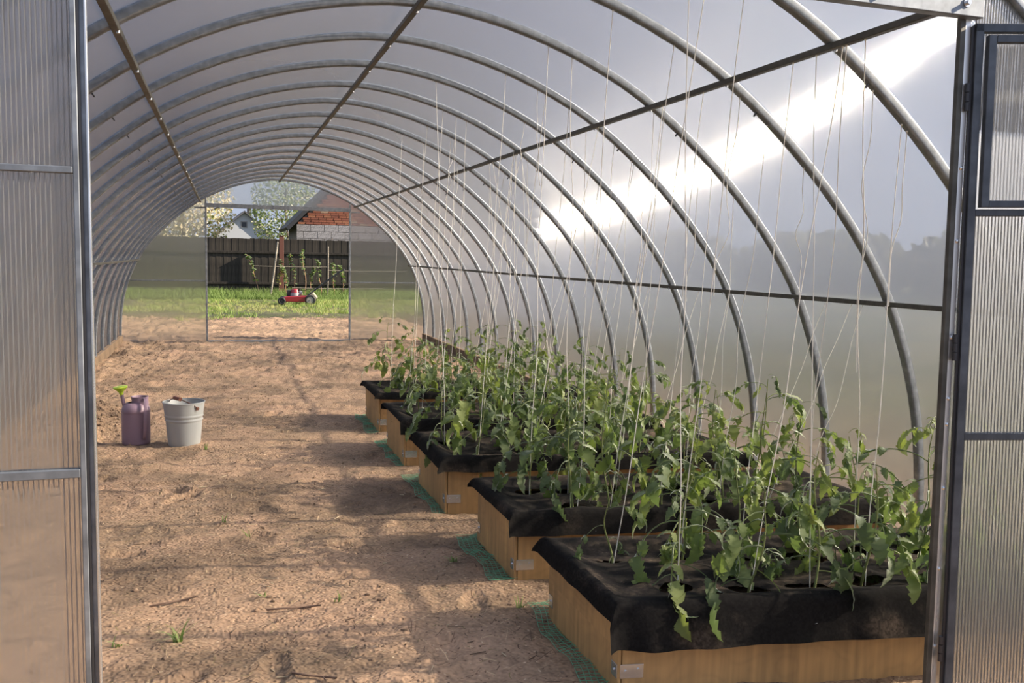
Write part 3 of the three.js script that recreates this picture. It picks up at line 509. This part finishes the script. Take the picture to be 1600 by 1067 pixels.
// ---------------------------------------------------------------- garden beyond the far door
{
  const grassM = M.grass, tuft = (h, n, w) => { const g = []; for (let k = 0; k < n; k++) { const a = rr(0, 6.28), l = rr(0.6, 1) * h, lx = rr(0.1, 0.5) * h; const t = new THREE.BufferGeometry(); t.setAttribute('position', new THREE.Float32BufferAttribute([-w, 0, 0, w, 0, 0, lx * 0.4, l * 0.6, 0, lx * 0.4 + w, l * 0.6, 0, lx, l, 0], 3)); t.setAttribute('uv', new THREE.Float32BufferAttribute(new Float32Array(10), 2)); t.setIndex([0, 1, 2, 1, 3, 2, 2, 3, 4]); t.computeVertexNormals(); g.push(t.rotateY(a).translate(rr(-0.05, 0.05), 0, rr(-0.05, 0.05))); } return merge(g); };
  const m = []; for (let k = 0; k < 2600; k++) { const x = rr(-5, 8), z = rr(-26.3, -24.2); m.push(TRS(x, -0.03, z, 0, rr(0, 6), 0, rr(0.6, 1.25) * (z < -25 ? 1 : 0.7))); }
  const tall = copies('tall_grass', tuft(0.34, 9, 0.009), grassM, m); tall.userData.label = 'strip of tall green grass along the foot of the board fence'; tall.userData.category = 'grass';
  const q = [], qc = []; for (let k = 0; k < 5200; k++) { const x = rr(-3, 5.5), z = rr(-24.6, -16.4), p = nB(x * 0.9 + 60, z * 0.9 + 60); if (z > -18.3 && rnd() > 0.35 * p) continue; q.push(TRS(x, -0.02, z, 0, rr(0, 6), 0, rr(0.5, 1.3) * (p > 0.6 ? 1.5 : 0.8))); const dry = rnd() < 0.35 + 0.5 * sm(0.5, 0.3, p) * (z > -22 ? 1 : 0); qc.push(dry ? lin(2.1, 1.45, 2.3) : lin(1.25, 1.2, 1.1)); }
  const lawnT = copies('lawn_grass', tuft(0.07, 7, 0.006), grassM, q, null, qc); lawnT.userData.label = 'short mown grass and dry cuttings outside the far doorway'; lawnT.userData.category = 'grass';
  // board fence
  const fence = (label, x0, z0, x1, z1, h) => {
    const d = V(x1 - x0, 0, z1 - z0), L = d.length(), o = thing('board_fence', label, 'fence', [x0, -0.02, z0], Math.atan2(-d.z, d.x)), pg = [0.112, 0.13, 0.098].map((w) => bx(w, h - 0.12, 0.022, 0, (h - 0.12) / 2 + 0.12, 0, 0.003));
    let x = 0, k = 0; while (x < L) { const w = [0.112, 0.13, 0.098][k % 3], p = part('plank', pg[k % 3], M.plank[Math.floor(rnd() * 3)], o); p.position.set(x + w / 2, rr(-0.012, 0.012), (k % 2 ? 0.003 : -0.003) + rr(-0.001, 0.001)); x += w - 0.004; k++; }
    for (const y of [0.4, h - 0.42]) part('rail', bx(L, 0.07, 0.04, L / 2, y, 0.034, 0.004), M.plank[1], o);
    for (let s = 0.6; s < L; s += 2.4) part('post', bx(0.09, h + 0.03, 0.09, s, h / 2, -0.06, 0.006), M.plank[1], o);
    return o;
  };
  fence('weathered dark board fence across the garden behind the mower', -9, -27.0, 11, -26.0, 1.76);
  
  const post = thing('fence_post', 'red-brown square post standing before the board fence', 'post', [0.86, 0, -26.2]); part('post_shaft', bx(0.13, 1.85, 0.1, 0, 0.9, 0, 0.008), std(lin(0.13, 0.045, 0.03), { roughness: 0.7 }), post); part('cap', bx(0.15, 0.02, 0.12, 0, 1.83, 0, 0.004), std(lin(0.1, 0.035, 0.025)), post);
  const birch = std(lin(0.62, 0.58, 0.52), { map: M.plank[0].map });
  const stake = (a, b, r, label) => { const o = thing('stake', label, 'stake', a.toArray()); const e = b.clone().sub(a); part('pole', tube([V(0, 0, 0), e.clone().multiplyScalar(0.5).add(V(0.01, 0, 0)), e], r, 10, 8), birch, o); part('cut_end', new THREE.SphereGeometry(r * 1.02, 8, 5).translate(e.x, e.y, e.z), birch, o); };
  stake(V(0.47, -0.05, -25.2), V(0.69, 1.62, -25.2), 0.024, 'leaning pale birch stake left of the red-brown post');
  stake(V(2.13, -0.05, -25.2), V(2.15, 1.52, -25.2), 0.016, 'upright thin white stake right of the mower handle');
  const wire = (y, x0, x1, label) => { const o = thing('wire', label, 'wire'); part('strand', tube([V(x0, y, -25.2), V((x0 + x1) / 2, y - 0.012, -25.2), V(x1, y, -25.2)], 0.007, 16, 5), birch, o); };
  wire(0.93, -0.0, 2.14, 'upper pale support wire among the berry canes'); wire(0.83, 2.14, 4.5, 'pale support wire from the thin white stake rightward'); wire(0.3, 1.1, 3.8, 'lower pale support wire behind the mower');
  const caneLeaf = leaflet(0.075, 0.026, 0.9, 0.2, 0.6), caneStem = std(lin(0.35, 0.2, 0.12));
  const CW = ['leftmost', 'second', 'third', 'fourth', 'fifth', 'sixth', 'seventh', 'eighth', 'rightmost'];
  [[0.15, 1.3, 0.28], [0.75, 1.15, -0.05], [0.95, 1.0, 0.1], [1.2, 1.35, 0.12], [1.5, 1.45, 0.1], [1.62, 1.0, -0.12], [1.95, 1.2, 0.1], [2.35, 1.1, 0.05], [2.66, 1.0, 0.1]].forEach(([x, h, lean], i) => {
    const o = thing('berry_cane', `leafy berry cane in front of the board fence, ${CW[i]}${i && i < 8 ? ' from the left' : ''} of the nine`, 'plant', [x, -0.05, -25.3 + rr(-0.15, 0.1)], 0, 'berry canes by the board fence');
    const at = (t) => V(-lean * t * t * 1.2 + 0.02 * Math.sin(t * 9 + i), h * t, 0.02 * Math.cos(t * 8 + i)); part('cane', tube(span(0, 1, 6).map(at), 0.011, 14, 6), caneStem, o);
    const g = []; for (let k = 0; k < 60; k++) { const t = 0.3 + 0.7 * Math.sqrt(rnd()), q = at(t); g.push(caneLeaf.clone().applyMatrix4(TRS(q.x, q.y, q.z, rr(-0.6, 0.6), rr(0, 6.28), rr(-0.2, 0.8), rr(0.8, 1.7)))); }
    part('foliage', g, phys(i === 1 ? lin(0.3, 0.3, 0.05) : lin(0.16, 0.25, 0.05), { transmission: 0.45, thickness: 0, roughness: 0.9 }), o);
  });
}
{ // lawn mower
  const o = thing('lawn_mower', 'red and black petrol lawn mower standing on the grass before the fence', 'lawn mower', [0.97, -0.01, -22.0], -0.12);
  const red = phys(lin(0.3, 0.022, 0.03), { roughness: 0.35, clearcoat: 0.5 }), black = std(lin(0.02, 0.02, 0.022), { roughness: 0.6 }), grey = std(lin(0.3, 0.3, 0.3), { roughness: 0.5, metalness: 0.4 });
  const s = new THREE.Shape(); s.moveTo(-0.3, 0.1); s.lineTo(0.34, 0.09); s.quadraticCurveTo(0.4, 0.2, 0.3, 0.22); s.lineTo(-0.2, 0.2); s.quadraticCurveTo(-0.36, 0.18, -0.3, 0.1);
  part('deck', new THREE.ExtrudeGeometry(s, { depth: 0.44, bevelEnabled: true, bevelSize: 0.02, bevelThickness: 0.03, bevelSegments: 2 }).translate(0, 0, -0.22), red, o);
  for (const [x, r, z] of [[-0.34, 0.1, 0.26], [-0.34, 0.1, -0.26], [0.38, 0.135, 0.27], [0.38, 0.135, -0.27]]) { const w = part('wheel', new THREE.TorusGeometry(r - 0.028, 0.03, 8, 22), black, o); w.position.set(x, r, z); part('hub', [cyl(r - 0.04, r - 0.04, 0.04, 18).rotateX(Math.PI / 2), cyl(0.02, 0.02, 0.06, 8).rotateX(Math.PI / 2)], r > 0.12 ? std(lin(0.35, 0.33, 0.28)) : black, w); }
  part('engine', [cyl(0.13, 0.14, 0.07, 20, -0.02, 0.27, 0), bx(0.1, 0.1, 0.16, 0.12, 0.3, 0, 0.02)], grey, o);
  part('engine_cover', [cyl(0.1, 0.125, 0.09, 20, -0.02, 0.345, 0), cyl(0.06, 0.09, 0.03, 20, -0.02, 0.4, 0)], red, o);
  part('air_filter', [bx(0.12, 0.16, 0.12, -0.17, 0.3, 0.02, 0.02)], black, o);
  part('fuel_cap', cyl(0.025, 0.025, 0.05, 12, 0.1, 0.39, 0.05), black, o);
  part('rear_flap', bx(0.16, 0.22, 0.4, 0, 0, 0, 0.02).rotateZ(0.7).translate(0.43, 0.22, 0), std(lin(0.4, 0.36, 0.25), { roughness: 0.6 }), o);
  for (const z of [-0.2, 0.2]) part('handle_tube', tube([V(0.32, 0.25, z), V(0.7, 0.55, z * 0.95), V(1.15, 0.88, z * 0.9), V(1.22, 0.92, z * 0.88)], 0.017, 20, 8), black, o);
  part('handle_bar', tube([V(1.22, 0.92, -0.18), V(1.24, 0.93, 0), V(1.22, 0.92, 0.18)], 0.02, 10, 8), black, o);
  part('control_cable', tube([V(1.1, 0.84, 0.18), V(0.8, 0.55, 0.24), V(0.4, 0.42, 0.15), V(0.12, 0.36, 0.08)], 0.006, 20, 5), black, o);
}
{ // brick and block outbuilding behind the fence
  const o = thing('outbuilding', 'outbuilding of grey blocks with a red brick gable behind the board fence', 'building', [1.52, 0, -29]);
  const brickT = texture(256, (u, v) => { const c = 0.85 + 0.6 * (fbm(nA, u, v, 12, 4) - 0.5); return [c, c, c]; }, true, [4, 4]);
  const brickM = [[0.36, 0.12, 0.065], [0.30, 0.1, 0.06], [0.42, 0.17, 0.09], [0.45, 0.3, 0.2]].map((c) => std(lin(...c), { map: brickT })), blockM = [[0.4, 0.39, 0.4], [0.36, 0.35, 0.36]].map((c) => std(lin(...c), { map: brickT })), mortar = std(lin(0.2, 0.19, 0.18));
  const W = 6.2, BY = 2.29, wall = new THREE.Shape(); wall.moveTo(0, 0); wall.lineTo(W, 0); wall.lineTo(W, BY); wall.lineTo(W / 2, BY + W / 2); wall.lineTo(0, BY);
  part('wall', new THREE.ExtrudeGeometry(wall, { depth: 4, bevelEnabled: false }).translate(0, 0, -4.06), mortar, o);
  const blk = bx(0.445, 0.222, 0.1, 0, 0, -0.05, 0.006), rest = [];
  for (let r = 0; r < 9; r++) for (let k = -1; k < 14; k++) { const x0 = Math.max(0, k * 0.46 + (r % 2 ? 0.23 : 0)), x1 = Math.min(W, k * 0.46 + (r % 2 ? 0.23 : 0) + 0.445); if (x1 - x0 < 0.08) continue; const y = BY - 0.12 - r * 0.235; if (r < 4 && x0 < 3) { const m = part('block', blk, blockM[Math.floor(rnd() * 2)], o); m.scale.x = (x1 - x0) / 0.445; m.position.set((x0 + x1) / 2, y, rr(-0.004, 0.006)); } else rest.push(bx(x1 - x0, 0.222, 0.1, (x0 + x1) / 2, y, -0.05)); }
  const bg = bx(0.245, 0.066, 0.1, 0, 0, -0.05, 0.003), more = [];
  for (let r = 0; r < 38; r++) { const y = BY + 0.04 + r * 0.078, in0 = (r + 0.6) * 0.078; for (let k = 0; k < 26; k++) { const x0 = in0 + k * 0.257 + (r % 2 ? 0.1 : 0); if (x0 + 0.245 > W - in0) break; if (r < 9 && x0 < 2.4) { const m = part('brick', bg, brickM[r === 0 && rnd() < 0.3 ? 3 : Math.floor(rnd() * 3.1)], o); m.position.set(x0 + 0.12, y, rr(-0.003, 0.008)); } else more.push(bx(0.245, 0.066, 0.1, x0 + 0.12, y, -0.05)); } }
  const a = part('blockwork', rest, blockM[0], o); a.userData.kind = 'stuff'; const b = part('brickwork', more, brickM[0], o); b.userData.kind = 'stuff';
  const slate = std(lin(0.03, 0.032, 0.036), { roughness: 0.6 });
  for (const s of [1, -1]) { const r = part('roof_slope', bx(W / 2 * 1.414 + 0.55, 0.13, 4.6, 0, 0, 0, 0.01), slate, o); r.rotation.z = s * Math.PI / 4; r.position.set(W / 2 - s * (W / 4 + 0.14), BY + W / 4 + 0.02, -1.95); }
}
{ // far house
  const o = thing('house', 'distant white gabled house between the two blossoming trees', 'house', [1.55, 0, -112], 0.05);
  const s = new THREE.Shape(); s.moveTo(-3.2, 0); s.lineTo(3.2, 0); s.lineTo(3.2, 3.3); s.lineTo(0, 6.0); s.lineTo(-3.2, 3.3);
  part('wall', new THREE.ExtrudeGeometry(s, { depth: 8, bevelEnabled: false }).translate(0, 0, -8), std(lin(0.42, 0.44, 0.47)), o);
  for (const k of [1, -1]) { const r = part('roof', bx(4.7, 0.16, 8.8, 0, 0, 0), std(lin(0.1, 0.1, 0.11)), o); r.rotation.z = k * 0.7; r.position.set(-k * 1.75, 4.68, -3.9); }
  const w = part('window', bx(0.75, 0.75, 0.1, -0.05, 4.6, 0.02), std(lin(0.25, 0.24, 0.23)), o); part('pane', bx(0.55, 0.55, 0.06, -0.05, 4.6, 0.06), std(lin(0.02, 0.022, 0.025), { roughness: 0.15 }), w);
  part('chimney', [bx(0.5, 1.1, 0.5, 0.7, 6.1, -2), bx(0.4, 0.9, 0.4, 1.5, 6.1, -2.4)], std(lin(0.03, 0.03, 0.03)), o);
}
// ---------------------------------------------------------------- trees and hedges
function tree(label, [x, y, z], h, rx, ry, n, cols, size, trunk = 0.07, gap = 0) {
  const o = thing('tree', label, 'tree', [x, 0, z]), bark = std(lin(0.09, 0.07, 0.055));
  const g = [tube([V(0, 0, 0), V(0.05, h * 0.4, 0), V(-0.04, h * 0.75, 0.02), V(0, h * 0.95, 0)], trunk, 14, 7)];
  for (let k = 0; k < 14; k++) { const a = k * 2.4, t = 0.3 + 0.5 * k / 14, l = rx * rr(0.6, 0.95) * (rx > 3 ? 0.5 : 1); g.push(tube([V(0, h * t, 0), V(Math.cos(a) * l * 0.5, h * t + l * 0.35, Math.sin(a) * l * 0.5), V(Math.cos(a) * l, h * t + l * 0.55, Math.sin(a) * l)], trunk * 0.3, 6, 5)); }
  part('trunk', g, bark, o);
  const m = [], c = [];
  for (let k = 0; k < n; k++) {
    let u, v, w; do { u = rr(-1, 1); v = rr(-1, 1); w = rr(-1, 1); } while (u * u + v * v + w * w > 1);
    const px = u * rx, py = y + v * ry, pz = w * rx; if (gap && nA(px * 1.6 + 80 + x, py * 1.6 + pz * 0.8 + 80) < gap) continue;
    m.push(TRS(px, py, pz, rr(0, 6), rr(0, 6), rr(0, 6), size * rr(0.6, 1.3))); c.push(lin(...cols[Math.floor(rnd() * cols.length)]));
  }
  const leaf = leaflet(1, 0.4, 0.6, 0.25, 0); leaf.translate(-0.5, 0, 0);
  copies('crown', leaf, phys(0xffffff, { roughness: 0.9, transmission: 0.35, thickness: 0 }), m, o, c);
  return o;
}
tree('cream blossoming tree at the left of the far doorway', [-2.15, 2.9, -31], 3.6, 1.75, 2.1, 5200, [[0.75, 0.66, 0.42], [0.7, 0.58, 0.36], [0.3, 0.33, 0.1], [0.8, 0.74, 0.55]], 0.1, 0.07, 0.2);
tree('green tree with white blossom beside the brick outbuilding', [1.7, 3.2, -37], 4.2, 1.5, 2.2, 4300, [[0.25, 0.32, 0.1], [0.3, 0.36, 0.14], [0.66, 0.66, 0.5], [0.2, 0.28, 0.08]], 0.1, 0.05, 0.3);
tree('leafy tree beyond the fence, behind the left end-wall panel', [-4.6, 2.6, -30], 3.4, 1.8, 1.9, 2600, [[0.3, 0.33, 0.12], [0.36, 0.36, 0.16], [0.24, 0.3, 0.1]], 0.14);

// added tree belt, its form guessed, to dim the view through the right wall
const BELT = ['opposite the entrance', 'opposite the first bed', 'opposite the second bed', 'opposite the third bed', 'opposite the fourth bed', 'opposite the farthest bed', 'opposite the middle of the tunnel', 'opposite the tunnel beyond the beds', 'opposite the far half of the tunnel', 'opposite the far end wall', 'beyond the far right corner'];
BELT.forEach((w, i) => { const t = i / 10; tree(`low bushy tree added as a dim backdrop to the right wall, ${w}`, [30 + 3 * (i % 2) - 3 * t, 1.1, 6 - 7 * i + rr(-1, 1)], 2.6, 3.7, 1.9 + rr(-0.3, 0.4), 1600, [[0.17, 0.18, 0.1], [0.2, 0.205, 0.125], [0.15, 0.16, 0.09]], 0.6, 0.12); });

renderer.render(scene, camera);
